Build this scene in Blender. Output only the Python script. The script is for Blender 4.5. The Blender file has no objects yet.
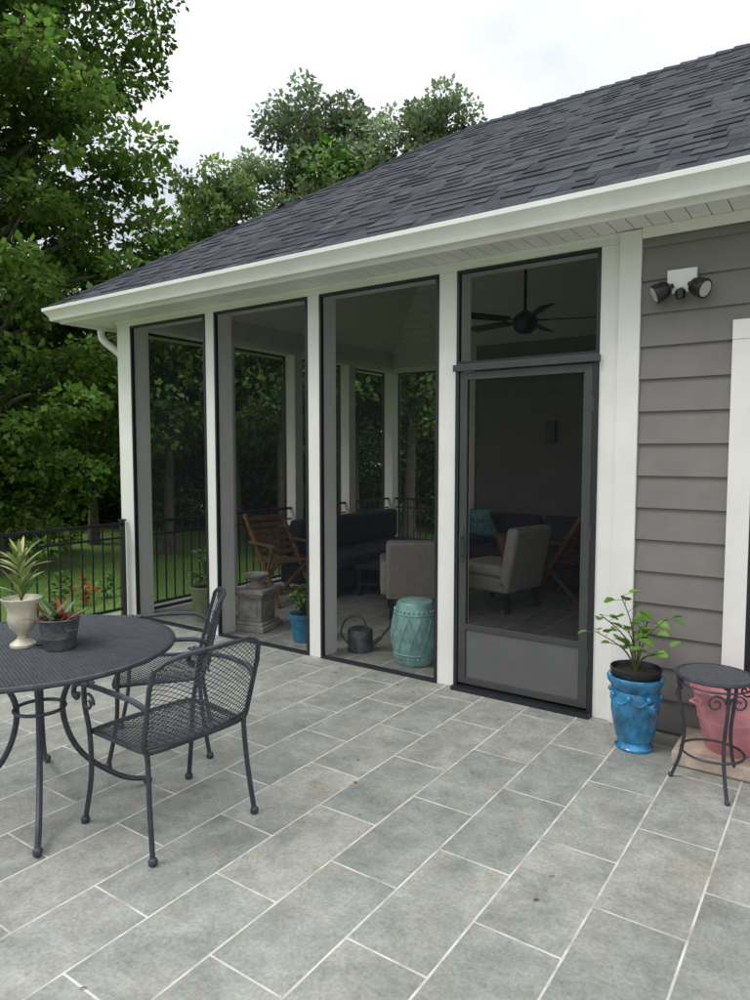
import bpy, math, random
import numpy as np
from mathutils import Vector, Matrix
random.seed(7)
sc=bpy.context.scene
sc.view_settings.view_transform='Standard'; sc.view_settings.look='None'; sc.view_settings.exposure=0
R=math.radians
def T(x,y): return (.972*x+.074*y+.316,.946*y)
# ---------------------------------------------------------------- materials
def nmat(name):
    m=bpy.data.materials.new(name); m.use_nodes=True
    nt=m.node_tree; b=nt.nodes['Principled BSDF']; return m,nt,b
def N(nt,t,**k):
    n=nt.nodes.new(t)
    for a,v in k.items():
        if a.startswith('i_'): n.inputs[a[2:].replace('_',' ')].default_value=v
        else: setattr(n,a,v)
    return n
def ramp(nt,stops):
    r=nt.nodes.new('ShaderNodeValToRGB'); e=r.color_ramp.elements
    e[0].position=stops[0][0]; e[0].color=(*stops[0][1],1)
    e[1].position=stops[-1][0]; e[1].color=(*stops[-1][1],1)
    for p,c in stops[1:-1]:
        x=e.new(p); x.color=(*c,1)
    return r
def simple(name,col,rough=.6,metal=0,var=.12,scale=6,bump=.0,bscale=60,coat=0,spec=.5):
    m,nt,b=nmat(name); L=nt.links
    tc=N(nt,'ShaderNodeTexCoord'); no=N(nt,'ShaderNodeTexNoise',i_Scale=scale,i_Detail=3.0,i_Roughness=.65)
    L.new(tc.outputs['Object'],no.inputs['Vector'])
    lo=tuple(c*(1-var*1.6) for c in col); hi=tuple(min(1,c*(1+var)) for c in col)
    r=ramp(nt,[(.3,lo),(.7,hi)]); L.new(no.outputs['Fac'],r.inputs['Fac']); L.new(r.outputs['Color'],b.inputs['Base Color'])
    b.inputs['Roughness'].default_value=rough; b.inputs['Metallic'].default_value=metal
    b.inputs['Coat Weight'].default_value=coat; b.inputs['Specular IOR Level'].default_value=spec
    if bump>0:
        n2=N(nt,'ShaderNodeTexNoise',i_Scale=bscale,i_Detail=2.0); L.new(tc.outputs['Object'],n2.inputs['Vector'])
        bp=N(nt,'ShaderNodeBump',i_Strength=bump,i_Distance=.01); L.new(n2.outputs['Fac'],bp.inputs['Height']); L.new(bp.outputs['Normal'],b.inputs['Normal'])
    return m
def attrmat(name,rough=.6,trans=0,mul=1.0,bump=0,bscale=150,spec=.3):
    m,nt,b=nmat(name); L=nt.links
    a=N(nt,'ShaderNodeAttribute',attribute_name='Col'); L.new(a.outputs['Color'],b.inputs['Base Color'])
    b.inputs['Roughness'].default_value=rough; b.inputs['Specular IOR Level'].default_value=spec
    if bump>0:
        tc=N(nt,'ShaderNodeTexCoord')
        n2=N(nt,'ShaderNodeTexNoise',i_Scale=bscale,i_Detail=2.0); L.new(tc.outputs['Object'],n2.inputs['Vector'])
        bp=N(nt,'ShaderNodeBump',i_Strength=bump,i_Distance=.01); L.new(n2.outputs['Fac'],bp.inputs['Height']); L.new(bp.outputs['Normal'],b.inputs['Normal'])
    if trans>0:
        t=N(nt,'ShaderNodeBsdfTranslucent'); mx=N(nt,'ShaderNodeMixShader'); mx.inputs[0].default_value=trans
        L.new(a.outputs['Color'],t.inputs['Color'])
        L.new(b.outputs[0],mx.inputs[1]); L.new(t.outputs[0],mx.inputs[2])
        L.new(mx.outputs[0],nt.nodes['Material Output'].inputs['Surface'])
    return m
def leafmat(name,trans):
    m=bpy.data.materials.new(name); m.use_nodes=True; nt=m.node_tree; L=nt.links
    nt.nodes.remove(nt.nodes['Principled BSDF'])
    a=N(nt,'ShaderNodeAttribute',attribute_name='Col'); d=N(nt,'ShaderNodeBsdfDiffuse'); L.new(a.outputs['Color'],d.inputs['Color'])
    out=nt.nodes['Material Output']
    if trans:
        t=N(nt,'ShaderNodeBsdfTranslucent'); mx=N(nt,'ShaderNodeMixShader'); mx.inputs[0].default_value=trans
        L.new(a.outputs['Color'],t.inputs['Color']); L.new(d.outputs[0],mx.inputs[1]); L.new(t.outputs[0],mx.inputs[2]); L.new(mx.outputs[0],out.inputs['Surface'])
    else: L.new(d.outputs[0],out.inputs['Surface'])
    return m
WHITE=simple('white_paint',(.75,.735,.70),.45,var=.045,scale=2.2)
INPAINT=simple('interior_paint',(.60,.59,.57),.6,var=.04)
BLACK=simple('black_aluminium',(.015,.017,.022),.35,var=.1)
BRONZE=simple('dark_door_frame',(.05,.05,.052),.4,var=.1)
IRON=simple('wrought_iron',(.035,.041,.052),.40,var=.28,scale=30,metal=.0,bump=.15,bscale=200)
SIDING=simple('taupe_siding',(.183,.168,.157),.6,var=.08,scale=2.5,bump=.14,bscale=35)
KICK=simple('kick_panel',(.10,.10,.10),.5,var=.05)
WOOD=simple('teak_wood',(.25,.12,.055),.5,var=.3,scale=12)
STONE=simple('cast_stone',(.36,.34,.31),.85,var=.25,scale=9,bump=.5,bscale=50)
STEP=simple('sandstone_step',(.46,.36,.29),.85,var=.2,scale=7,bump=.5,bscale=40)
SOFA=simple('dark_wicker',(.022,.024,.03),.7,var=.3,scale=60,bump=.5,bscale=120)
CUSH=simple('navy_cushion',(.035,.043,.06),.85,var=.15,scale=10,bump=.2,bscale=90)
LINEN=simple('oatmeal_fabric',(.42,.38,.34),.9,var=.12,scale=40,bump=.4,bscale=160)
LINEN2=simple('cream_fabric',(.55,.51,.45),.9,var=.08,scale=20,bump=.3,bscale=160)
BROWNP=simple('brown_pillow_fabric',(.17,.10,.06),.9,var=.1)
TEALP=simple('teal_pillow_fabric',(.18,.40,.43),.9,var=.3,scale=18)
BLUEGL=simple('blue_glaze',(.02,.20,.40),.14,var=.5,scale=7,bump=.15,bscale=30,coat=.6)
BLUEPOT=simple('cobalt_pot_glaze',(.03,.25,.42),.2,var=.25,scale=8,coat=.4)
TURQ=simple('turquoise_glaze',(.30,.54,.50),.28,var=.25,scale=10,bump=.1,coat=.4)
OLIVE=simple('olive_pot',(.20,.25,.12),.4,var=.15)
PINK=simple('pink_enamel',(.60,.24,.27),.5,var=.2,scale=8)
CREAM=simple('cream_ceramic',(.60,.56,.43),.35,var=.14,scale=12,bump=.1)
ZINC=simple('zinc',(.13,.14,.15),.45,var=.4,scale=14,metal=.5)
PLBLK=simple('black_plastic',(.015,.015,.016),.35,var=.1)
SOIL=simple('potting_soil',(.03,.02,.014),.95,var=.5,scale=60,bump=1,bscale=90)
PLAST=simple('white_plastic',(.78,.78,.76),.35,var=.02)
BARK=simple('tree_bark',(.14,.115,.09),.9,var=.4,scale=10,bump=.0)
LEAF=leafmat('tree_leaves',.3)
LEAF2=leafmat('far_tree_leaves',0)
PLANT=attrmat('plant_leaves',.45,.2)
SHING=attrmat('asphalt_shingles',.92,0,bump=.8,bscale=260,spec=.15)
LENS=simple('lamp_lens',(.5,.5,.5),.15,var=.05)
UNDER=simple('roof_underlay',(.03,.03,.035),.9)

def glass_mat():
    m,nt,b=nmat('window_glass'); b.inputs['Base Color'].default_value=(.015,.018,.02,1); b.inputs['Roughness'].default_value=.03
    b.inputs['Specular IOR Level'].default_value=.8; return m
GLASS=glass_mat()
def screen_mat():
    m,nt,b=nmat('insect_screen'); L=nt.links
    d=N(nt,'ShaderNodeBsdfDiffuse'); d.inputs['Color'].default_value=(.02,.021,.024,1)
    t=N(nt,'ShaderNodeBsdfTransparent'); mx=N(nt,'ShaderNodeMixShader'); mx.inputs[0].default_value=.29
    L.new(t.outputs[0],mx.inputs[1]); L.new(d.outputs[0],mx.inputs[2]); L.new(mx.outputs[0],nt.nodes['Material Output'].inputs['Surface'])
    return m
SCREEN=screen_mat()
def tile_mat():
    m,nt,b=nmat('porcelain_paver'); L=nt.links
    tc=N(nt,'ShaderNodeTexCoord'); sp=N(nt,'ShaderNodeSeparateXYZ'); cb=N(nt,'ShaderNodeCombineXYZ')
    L.new(tc.outputs['Object'],sp.inputs[0]); 
    ax=N(nt,'ShaderNodeMath',operation='ADD'); ax.inputs[1].default_value=30.5+.075; L.new(sp.outputs['X'],ax.inputs[0])
    ay=N(nt,'ShaderNodeMath',operation='ADD'); ay.inputs[1].default_value=30.5+.2; L.new(sp.outputs['Y'],ay.inputs[0])
    L.new(ay.outputs[0],cb.inputs[0]); L.new(ax.outputs[0],cb.inputs[1])
    br=N(nt,'ShaderNodeTexBrick',offset=.5,offset_frequency=2,squash=1.0)
    br.inputs['Scale'].default_value=1; br.inputs['Brick Width'].default_value=.61; br.inputs['Row Height'].default_value=.305
    br.inputs['Mortar Size'].default_value=.0047; br.inputs['Mortar Smooth'].default_value=.15; br.inputs['Bias'].default_value=0
    br.inputs['Color1'].default_value=(0,0,0,1); br.inputs['Color2'].default_value=(1,1,1,1); br.inputs['Mortar'].default_value=(.5,.5,.5,1)
    L.new(cb.outputs[0],br.inputs['Vector'])
    vm=N(nt,'ShaderNodeVectorMath',operation='MULTIPLY_ADD'); vm.inputs[1].default_value=(3,5,7)
    L.new(br.outputs['Color'],vm.inputs[0]); L.new(tc.outputs['Object'],vm.inputs[2])
    n1=N(nt,'ShaderNodeTexNoise',i_Scale=5.0,i_Detail=9.0,i_Roughness=.80,i_Distortion=.25); L.new(vm.outputs[0],n1.inputs['Vector'])
    r1=ramp(nt,[(.30,(.165,.175,.155)),(.43,(.250,.261,.236)),(.54,(.318,.326,.298)),(.70,(.43,.43,.395))]); L.new(n1.outputs['Fac'],r1.inputs['Fac'])
    n2=N(nt,'ShaderNodeTexNoise',i_Scale=6.5,i_Detail=7.0,i_Roughness=.75,i_Distortion=.5); L.new(vm.outputs[0],n2.inputs['Vector'])
    r2=ramp(nt,[(.53,(0,0,0)),(.64,(1,1,1))]); L.new(n2.outputs['Fac'],r2.inputs['Fac'])
    mb=N(nt,'ShaderNodeMixRGB'); mb.inputs['Color2'].default_value=(.30,.25,.185,1)
    ml=N(nt,'ShaderNodeMath',operation='MULTIPLY'); ml.inputs[1].default_value=.42; L.new(r2.outputs['Color'],ml.inputs[0]); L.new(ml.outputs[0],mb.inputs['Fac']); L.new(r1.outputs['Color'],mb.inputs['Color1'])
    tint=ramp(nt,[(0,(.88,.895,.895)),(1,(1.08,1.06,1.03))]); L.new(br.outputs['Color'],tint.inputs['Fac'])
    mt=N(nt,'ShaderNodeMixRGB',blend_type='MULTIPLY'); mt.inputs['Fac'].default_value=1; L.new(mb.outputs[0],mt.inputs['Color1']); L.new(tint.outputs['Color'],mt.inputs['Color2'])
    n3=N(nt,'ShaderNodeTexNoise',i_Scale=.7,i_Detail=4.0); L.new(tc.outputs['Object'],n3.inputs['Vector'])
    r3=ramp(nt,[(.3,(.86,.86,.85)),(.65,(1.04,1.04,1.04))]); L.new(n3.outputs['Fac'],r3.inputs['Fac'])
    md=N(nt,'ShaderNodeMixRGB',blend_type='MULTIPLY'); md.inputs['Fac'].default_value=1; L.new(mt.outputs[0],md.inputs['Color1']); L.new(r3.outputs['Color'],md.inputs['Color2'])
    n4=N(nt,'ShaderNodeTexNoise',i_Scale=9,i_Detail=4.0); L.new(tc.outputs['Object'],n4.inputs['Vector'])
    rg=ramp(nt,[(.3,(.36,.33,.29)),(.6,(.62,.60,.56))]); L.new(n4.outputs['Fac'],rg.inputs['Fac'])
    n5=N(nt,'ShaderNodeTexNoise',i_Scale=70,i_Detail=3.0,i_Roughness=.7); L.new(tc.outputs['Object'],n5.inputs['Vector'])
    r5=ramp(nt,[(.32,(.80,.80,.79)),(.5,(1,1,1)),(.68,(1.14,1.14,1.13))]); L.new(n5.outputs['Fac'],r5.inputs['Fac'])
    mf=N(nt,'ShaderNodeMixRGB',blend_type='MULTIPLY'); mf.inputs['Fac'].default_value=1; L.new(md.outputs[0],mf.inputs['Color1']); L.new(r5.outputs['Color'],mf.inputs['Color2'])
    mg=N(nt,'ShaderNodeMixRGB'); L.new(br.outputs['Fac'],mg.inputs['Fac']); L.new(mf.outputs[0],mg.inputs['Color1']); L.new(rg.outputs['Color'],mg.inputs['Color2'])
    L.new(mg.outputs[0],b.inputs['Base Color'])
    rr=N(nt,'ShaderNodeMapRange'); rr.inputs['To Min'].default_value=.45; rr.inputs['To Max'].default_value=.75; L.new(n1.outputs['Fac'],rr.inputs['Value']); L.new(rr.outputs[0],b.inputs['Roughness'])
    s=N(nt,'ShaderNodeMath',operation='MULTIPLY_ADD'); s.inputs[1].default_value=-1.0; L.new(br.outputs['Fac'],s.inputs[0])
    s2=N(nt,'ShaderNodeMath',operation='MULTIPLY'); s2.inputs[1].default_value=.6; L.new(n5.outputs['Fac'],s2.inputs[0]); L.new(s2.outputs[0],s.inputs[2])
    bp=N(nt,'ShaderNodeBump',i_Strength=.7,i_Distance=.004); L.new(s.outputs[0],bp.inputs['Height']); L.new(bp.outputs['Normal'],b.inputs['Normal'])
    return m
TILE=tile_mat()
def ground_mat():
    m,nt,b=nmat('lawn'); L=nt.links
    tc=N(nt,'ShaderNodeTexCoord'); no=N(nt,'ShaderNodeTexNoise',i_Scale=.6,i_Detail=6.0,i_Roughness=.7); L.new(tc.outputs['Object'],no.inputs['Vector'])
    r=ramp(nt,[(.3,(.07,.10,.025)),(.5,(.13,.23,.045)),(.7,(.17,.29,.06))]); L.new(no.outputs['Fac'],r.inputs['Fac']); L.new(r.outputs['Color'],b.inputs['Base Color'])
    b.inputs['Roughness'].default_value=.9
    n2=N(nt,'ShaderNodeTexNoise',i_Scale=25,i_Detail=3.0); L.new(tc.outputs['Object'],n2.inputs['Vector'])
    bp=N(nt,'ShaderNodeBump',i_Strength=.8,i_Distance=.05); L.new(n2.outputs['Fac'],bp.inputs['Height']); L.new(bp.outputs['Normal'],b.inputs['Normal'])
    return m
LAWN=ground_mat()
# ---------------------------------------------------------------- builders
MAPX=False
def empty(name,parent=None,loc=None,rot=0,raw=False):
    o=bpy.data.objects.new(name,None); sc.collection.objects.link(o)
    if loc is not None: o.location=(*T(loc[0],loc[1]),loc[2]) if (parent is None and not raw) else loc
    o.rotation_euler=(0,0,rot); o.parent=parent; return o
class MB:
    def __init__(s): s.v=[]; s.f=[]; s.m=[]; s.c=[]; s.col=(1,1,1)
    def add(s,vs,fs,mi=0):
        o=len(s.v); s.v+= [tuple(v) for v in vs]; s.c+=[s.col]*len(vs)
        for f in fs: s.f.append(tuple(i+o for i in f)); s.m.append(mi)
    def box(s,x0,x1,y0,y1,z0,z1,mi=0):
        vs=[(x,y,z) for z in(z0,z1) for y in(y0,y1) for x in(x0,x1)]
        s.add(vs,[(0,2,3,1),(4,5,7,6),(0,1,5,4),(2,6,7,3),(0,4,6,2),(1,3,7,5)],mi)
    def beam(s,a,b,w,h,mi=0,up=(0,0,1)):
        a=Vector(a);b=Vector(b);d=(b-a).normalized();u=Vector(up)
        if abs(d.dot(u))>.95:u=Vector((1,0,0))
        x=d.cross(u).normalized()*w/2; y=x.cross(d).normalized()*h/2
        vs=[p+sx*x+sy*y for p in(a,b) for sx,sy in((-1,-1),(1,-1),(1,1),(-1,1))]
        s.add(vs,[(3,2,1,0),(4,5,6,7),(0,1,5,4),(1,2,6,5),(2,3,7,6),(3,0,4,7)],mi)
    def tube(s,path,r,n=8,mi=0,closed=False,cap=True):
        P=[Vector(p) for p in path]; k=len(P)
        rs=r if isinstance(r,(list,tuple)) else [r]*k
        vs=[];fs=[];prev=None
        for i,p in enumerate(P):
            if closed: d=P[(i+1)%k]-P[i-1]
            else: d=P[min(i+1,k-1)]-P[max(i-1,0)]
            if d.length<1e-9:d=Vector((0,0,1))
            d.normalize()
            if prev is None:
                u=Vector((0,0,1)) if abs(d.z)<.9 else Vector((1,0,0)); x=d.cross(u).normalized()
            else:
                x=prev-d*prev.dot(d); x=x.normalized() if x.length>1e-6 else d.orthogonal().normalized()
            prev=x; y=d.cross(x)
            for j in range(n):
                t=2*math.pi*j/n; vs.append(p+(x*math.cos(t)+y*math.sin(t))*rs[i])
        m=k if closed else k-1
        for i in range(m):
            for j in range(n):
                a=i*n+j;b=i*n+(j+1)%n;c=((i+1)%k)*n+(j+1)%n;e=((i+1)%k)*n+j
                fs.append((a,b,c,e))
        if cap and not closed:
            fs.append(tuple(reversed(range(n)))); fs.append(tuple(range((k-1)*n,k*n)))
        s.add(vs,fs,mi)
    def lathe(s,prof,c=(0,0,0),n=32,mi=0,wob=None):
        vs=[];fs=[];k=len(prof)
        for i,(r,z) in enumerate(prof):
            for j in range(n):
                t=2*math.pi*j/n; rr=r*(1+(wob(t,z) if wob else 0)); vs.append((c[0]+rr*math.cos(t),c[1]+rr*math.sin(t),c[2]+z))
        for i in range(k-1):
            for j in range(n): fs.append((i*n+j,i*n+(j+1)%n,(i+1)*n+(j+1)%n,(i+1)*n+j))
        if prof[0][0]>1e-5: fs.append(tuple(reversed(range(n))))
        if prof[-1][0]>1e-5: fs.append(tuple(range((k-1)*n,k*n)))
        s.add(vs,fs,mi)
    def ball(s,c,r,mi=0,n=10,sq=(1,1,1)):
        vs=[];fs=[]
        for i in range(n+1):
            a=math.pi*i/n
            for j in range(n): 
                t=2*math.pi*j/n; vs.append((c[0]+r*sq[0]*math.sin(a)*math.cos(t),c[1]+r*sq[1]*math.sin(a)*math.sin(t),c[2]-r*sq[2]*math.cos(a)))
        for i in range(n):
            for j in range(n): fs.append((i*n+j,i*n+(j+1)%n,(i+1)*n+(j+1)%n,(i+1)*n+j))
        s.add(vs,fs,mi)
    def done(s,name,mats,parent=None,smooth=False,bevel=0,loc=None,rot=None,seg=2,angle=40):
        if MAPX: s.v=[(.972*a+.316,b_,c) for a,b_,c in s.v]
        me=bpy.data.meshes.new(name); me.from_pydata(s.v,[],s.f)
        if not isinstance(mats,(list,tuple)): mats=[mats]
        for m in mats: me.materials.append(m)
        me.polygons.foreach_set('material_index',s.m)
        ca=me.color_attributes.new('Col','FLOAT_COLOR','POINT')
        arr=np.ones((len(s.v),4),dtype=np.float32); arr[:,:3]=np.array(s.c,dtype=np.float32).reshape(-1,3); ca.data.foreach_set('color',arr.ravel())
        if smooth:
            me.polygons.foreach_set('use_smooth',[True]*len(s.f)); me.set_sharp_from_angle(angle=R(angle))
        me.update()
        o=bpy.data.objects.new(name,me); sc.collection.objects.link(o); o.parent=parent
        if loc is not None: o.location=(*T(loc[0],loc[1]),loc[2]) if parent is None else loc
        if rot is not None: o.rotation_euler=rot if isinstance(rot,tuple) else (0,0,rot)
        if bevel:
            b=o.modifiers.new('b','BEVEL'); b.width=bevel; b.segments=seg; b.limit_method='ANGLE'; b.angle_limit=R(35)
        return o
def curve3(pts,n=8):
    P=[Vector(p) for p in pts]; out=[]
    for i in range(len(P)-1):
        p0=P[max(i-1,0)];p1=P[i];p2=P[i+1];p3=P[min(i+2,len(P)-1)]
        for k in range(n):
            t=k/n; out.append(.5*((2*p1)+(p2-p0)*t+(2*p0-5*p1+4*p2-p3)*t*t+(-p0+3*p1-3*p2+p3)*t**3))
    out.append(P[-1]); return out
# ---------------------------------------------------------------- ground & patio
def terrain():
    n=121; size=420
    xs=np.linspace(-1,1,n); xs=np.sign(xs)*np.abs(xs)**2.2*size
    vs=[];fs=[]
    for j in range(n):
        for i in range(n):
            x=xs[i]-5;y=xs[j]
            d=math.hypot(x+1,y)
            z=-.78+ (0 if d<16 else .4*math.sin(x*.13+1)*math.cos(y*.11)*min(1,(d-16)/20))+max(0,d-60)*.03+min(1.2,max(0,d-14)*.06)
            vs.append((x,y,z))
    for j in range(n-1):
        for i in range(n-1): a=j*n+i; fs.append((a,a+1,a+n+1,a+n))
    b=MB(); b.add(vs,fs); b.done('ground',LAWN,smooth=True,angle=180)
terrain()
D=4.55
b=MB(); b.box(-5.95,9,-12,D+.22,-1.2,0); b.done('paved_patio',TILE)
# ---------------------------------------------------------------- house
MAPX=True
H=empty('screened_porch_house')
b=MB()
PX=[(-6.25,-6.04),(-5.0,-4.885),(-3.84,-3.72),(-2.675,-2.536)]
TOP=2.74
for x0,x1 in PX: b.box(x0,x1,0,.2,0.0,TOP)
b.box(-1.586,-1.475,-.004,.2,0,TOP)
b.box(-1.475,-1.352,-.03,.1,0,2.795)
LY=[1.25,2.37,3.46]
for y in LY: b.box(-6.25,-6.05,y-.07,y+.07,0,TOP)
b.box(-6.25,-6.05,D-.1,D+.1,0,TOP)
b.box(-5.2,-5.07,D-.1,D+.1,0,TOP); b.box(-4.78,-4.66,D-.14,D+.1,0,TOP)
b.box(-6.25,-1.475,0.0,.2,TOP,2.80)
b.box(-6.25,-6.05,.2,D+.1,TOP,2.80); b.box(-6.05,-4.7,D-.1,D+.1,TOP,2.80)
b.done('porch_posts',WHITE,H,bevel=.004)
b=MB()
b.box(-6.25,-1.475,.003,.197,2.80,3.02); b.box(-6.247,-6.053,.2,D+.1,2.80,3.02); b.box(-6.05,-1.45,D-.1,D+.1,2.80,3.02)
b.done('header_beam',INPAINT,H)
fr=MB(); scn=MB(); fw=.019
def panel_x(x0,x1,z0,z1,y=0.004,fw=fw):
    for a in((x0,x0+fw,z0,z1),(x1-fw,x1,z0,z1),(x0+fw,x1-fw,z0,z0+fw),(x0+fw,x1-fw,z1-fw,z1)):
        fr.box(a[0],a[1],y-.012,y+.02,a[2],a[3])
    scn.add([(x0+fw,y+.006,z0+fw),(x1-fw,y+.006,z0+fw),(x1-fw,y+.006,z1-fw),(x0+fw,y+.006,z1-fw)],[(0,1,2,3)])
def panel_y(y0,y1,z0,z1,x,fw=fw):
    for a in((y0,y0+fw,z0,z1),(y1-fw,y1,z0,z1),(y0+fw,y1-fw,z0,z0+fw),(y0+fw,y1-fw,z1-fw,z1)):
        fr.box(x-.015,x+.015,a[0],a[1],a[2],a[3])
    scn.add([(x,y0+fw,z0+fw),(x,y1-fw,z0+fw),(x,y1-fw,z1-fw),(x,y0+fw,z1-fw)],[(0,1,2,3)])
for i in range(3): panel_x(PX[i][1]+.001,PX[i+1][0]-.001,0.004,TOP-.001)
panel_x(-2.535,-1.587,2.14,TOP-.001)
ys=[.2]+[v for y in LY for v in(y-.07,y+.07)]+[D-.1]
for i in range(0,len(ys),2): panel_y(ys[i]+.001,ys[i+1]-.001,.004,TOP-.001,-6.22)
panel_x(-6.049,-5.201,.004,TOP-.001,D+.07); panel_x(-5.069,-4.781,.004,TOP-.001,D+.07)
fr.box(-2.534,-2.508,-.02,.03,0.03,2.093); fr.box(-1.614,-1.588,-.02,.03,0.03,2.093)
fr.box(-2.534,-1.588,-.06,.04,0.0,.028)
fr.done('screen_frames',BLACK,H)
dr=MB(); x0,x1=-2.504,-1.618
dr.box(-2.545,-1.577,-.04,.0,2.095,2.137)
dr.box(x0,x0+.055,-.012,.022,.045,2.088); dr.box(x1-.055,x1,-.012,.022,.045,2.088)
dr.box(x0+.055,x1-.055,-.012,.022,2.04,2.088); dr.box(x0+.055,x1-.055,-.012,.022,.045,.085); dr.box(x0+.055,x1-.055,-.012,.022,.41,.445)
dr.box(x0+.055,x1-.055,-.002,.012,.085,.41,1)
dr.tube([(x0+.03,-.012,1.02),(x0+.03,-.05,1.02),(x0+.03,-.05,.90),(x0+.03,-.012,.90)],.009,mi=0)
dr.box(x0+.015,x0+.04,-.018,-.011,.86,1.10)
for z in(.35,1.1,1.85): dr.tube([(x1+.006,-.018,z-.04),(x1+.006,-.018,z+.04)],.007,mi=0)
dr.done('screen_door',[BRONZE,KICK],H,bevel=.003)
scn.add([(x0+.055,.004,.445),(x1-.055,.004,.445),(x1-.055,.004,2.04),(x0+.055,.004,2.04)],[(0,1,2,3)])
scn.done('insect_screens',SCREEN,H)
def siding(b,p0,p1,z0,z1,nrm,exp=.178):
    p0=Vector((*p0,0));p1=Vector((*p1,0));n=Vector((*nrm,0)); z=z0
    while z<z1-.01:
        zt=min(z+exp,z1); a=p0+n*.02;c=p1+n*.02;e=p0+n*.004;g=p1+n*.004;B0=p0;B1=p1
        zz=lambda v,h:(v.x,v.y,h)
        b.add([zz(a,z),zz(c,z),zz(g,zt),zz(e,zt),zz(B0,z),zz(B1,z)],[(0,1,2,3),(4,5,1,0)])
        z=zt
b=MB()
siding(b,(-1.352,0),(3.2,0),.02,2.80,(0,-1))
siding(b,(-4.66,D-.1),(-1.45,D-.1),0.0,3.0,(0,-1))
siding(b,(-1.45,D-.1),(-1.45,.2),0.0,3.0,(-1,0))
siding(b,(3.2,0),(3.2,D+.1),-.7,2.8,(1,0)); siding(b,(3.2,D+.1),(-4.66,D+.1),-.7,2.8,(0,1))
b.done('lap_siding',SIDING,H)
b=MB(); b.box(-1.44,3.19,.002,.1,0,2.8); b.box(-4.65,3.19,D-.098,D+.09,-.7,2.79); b.box(-1.448,-1.36,.1,D-.1,0,2.99); b.box(3.1,3.19,.1,D-.1,0,2.79)
b.done('wall_core',SIDING,H)
b=MB(); wx0,wx1,wz0,wz1=-.875,.45,.42,2.15
b.box(wx0,wx0+.11,-.05,-.001,wz0,wz1); b.box(wx1-.11,wx1,-.05,-.001,wz0,wz1)
b.box(wx0,wx1,-.053,-.001,wz1,wz1+.10)
b.done('window_trim',WHITE,H,bevel=.003)
b=MB(); b.box(wx0+.11,wx0+.145,-.04,-.001,wz0,wz1);b.box(wx1-.145,wx1-.11,-.04,-.001,wz0,wz1);b.box(wx0+.145,wx1-.145,-.04,-.001,wz1-.04,wz1);b.box(wx0+.145,wx1-.145,-.04,-.001,wz0,wz0+.04);b.box(wx0+.145,wx1-.145,-.038,-.001,1.32,1.36)
b.done('window_sash',BLACK,H)
b=MB(); b.box(wx0+.145,wx1-.145,-.028,-.002,wz0+.04,1.32); b.box(wx0+.145,wx1-.145,-.026,-.002,1.36,wz1-.04); b.done('window_glass',GLASS,H)
b=MB(); x=-6.59
while x<3.4:
    b.box(x,min(x+.094,3.4),-.34,-.001,2.800,2.815) ; x+=.1
y=0.0
while y<5.2:
    b.box(-6.59,-6.251,y,y+.094,2.800,2.815); y+=.1
b.box(-6.59,3.4,-.34,0,2.816,2.82); b.box(-6.59,-6.25,0,5.3,2.816,2.82)
b.done('soffit',WHITE,H)
b=MB(); b.box(-6.61,3.4,-.36,-.341,2.765,2.93); b.box(-6.61,-6.591,-.341,5.3,2.765,2.93)
b.box(-6.249,-1.475,-.016,-.002,2.775,2.799); b.box(-1.35,3.2,-.035,-.022,2.74,2.799)
b.done('fascia',WHITE,H,bevel=.002)
prof=[(.0,2.79),(.058,2.787),(.064,2.80),(.068,2.822),(.098,2.86),(.112,2.872),(.112,2.898),(.104,2.902),(.100,2.896),(.100,2.878),(.06,2.86),(.0,2.86)]
b=MB(); k=len(prof)
va=[(-6.61-o,-.36-o,z) for o,z in prof]; vb=[(3.4,-.36-o,z) for o,z in prof]; vc=[(-6.61-o,5.3,z) for o,z in prof]
fs=[(i,(i+1)%k,(i+1)%k+k,i+k) for i in range(k)]
b.add(va+vb,fs); b.add(vc+va,fs)
b.done('gutter',WHITE,H,smooth=True,angle=30)
b=MB()
b.tube(curve3([(-6.65,.10,2.80),(-6.65,.10,2.72),(-6.60,.10,2.66),(-6.36,.10,2.52),(-6.30,.10,2.42),(-6.30,.10,2.3),(-6.30,.10,.05)],5),.036,12)
b.done('downspout',WHITE,H,smooth=True)
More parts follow.
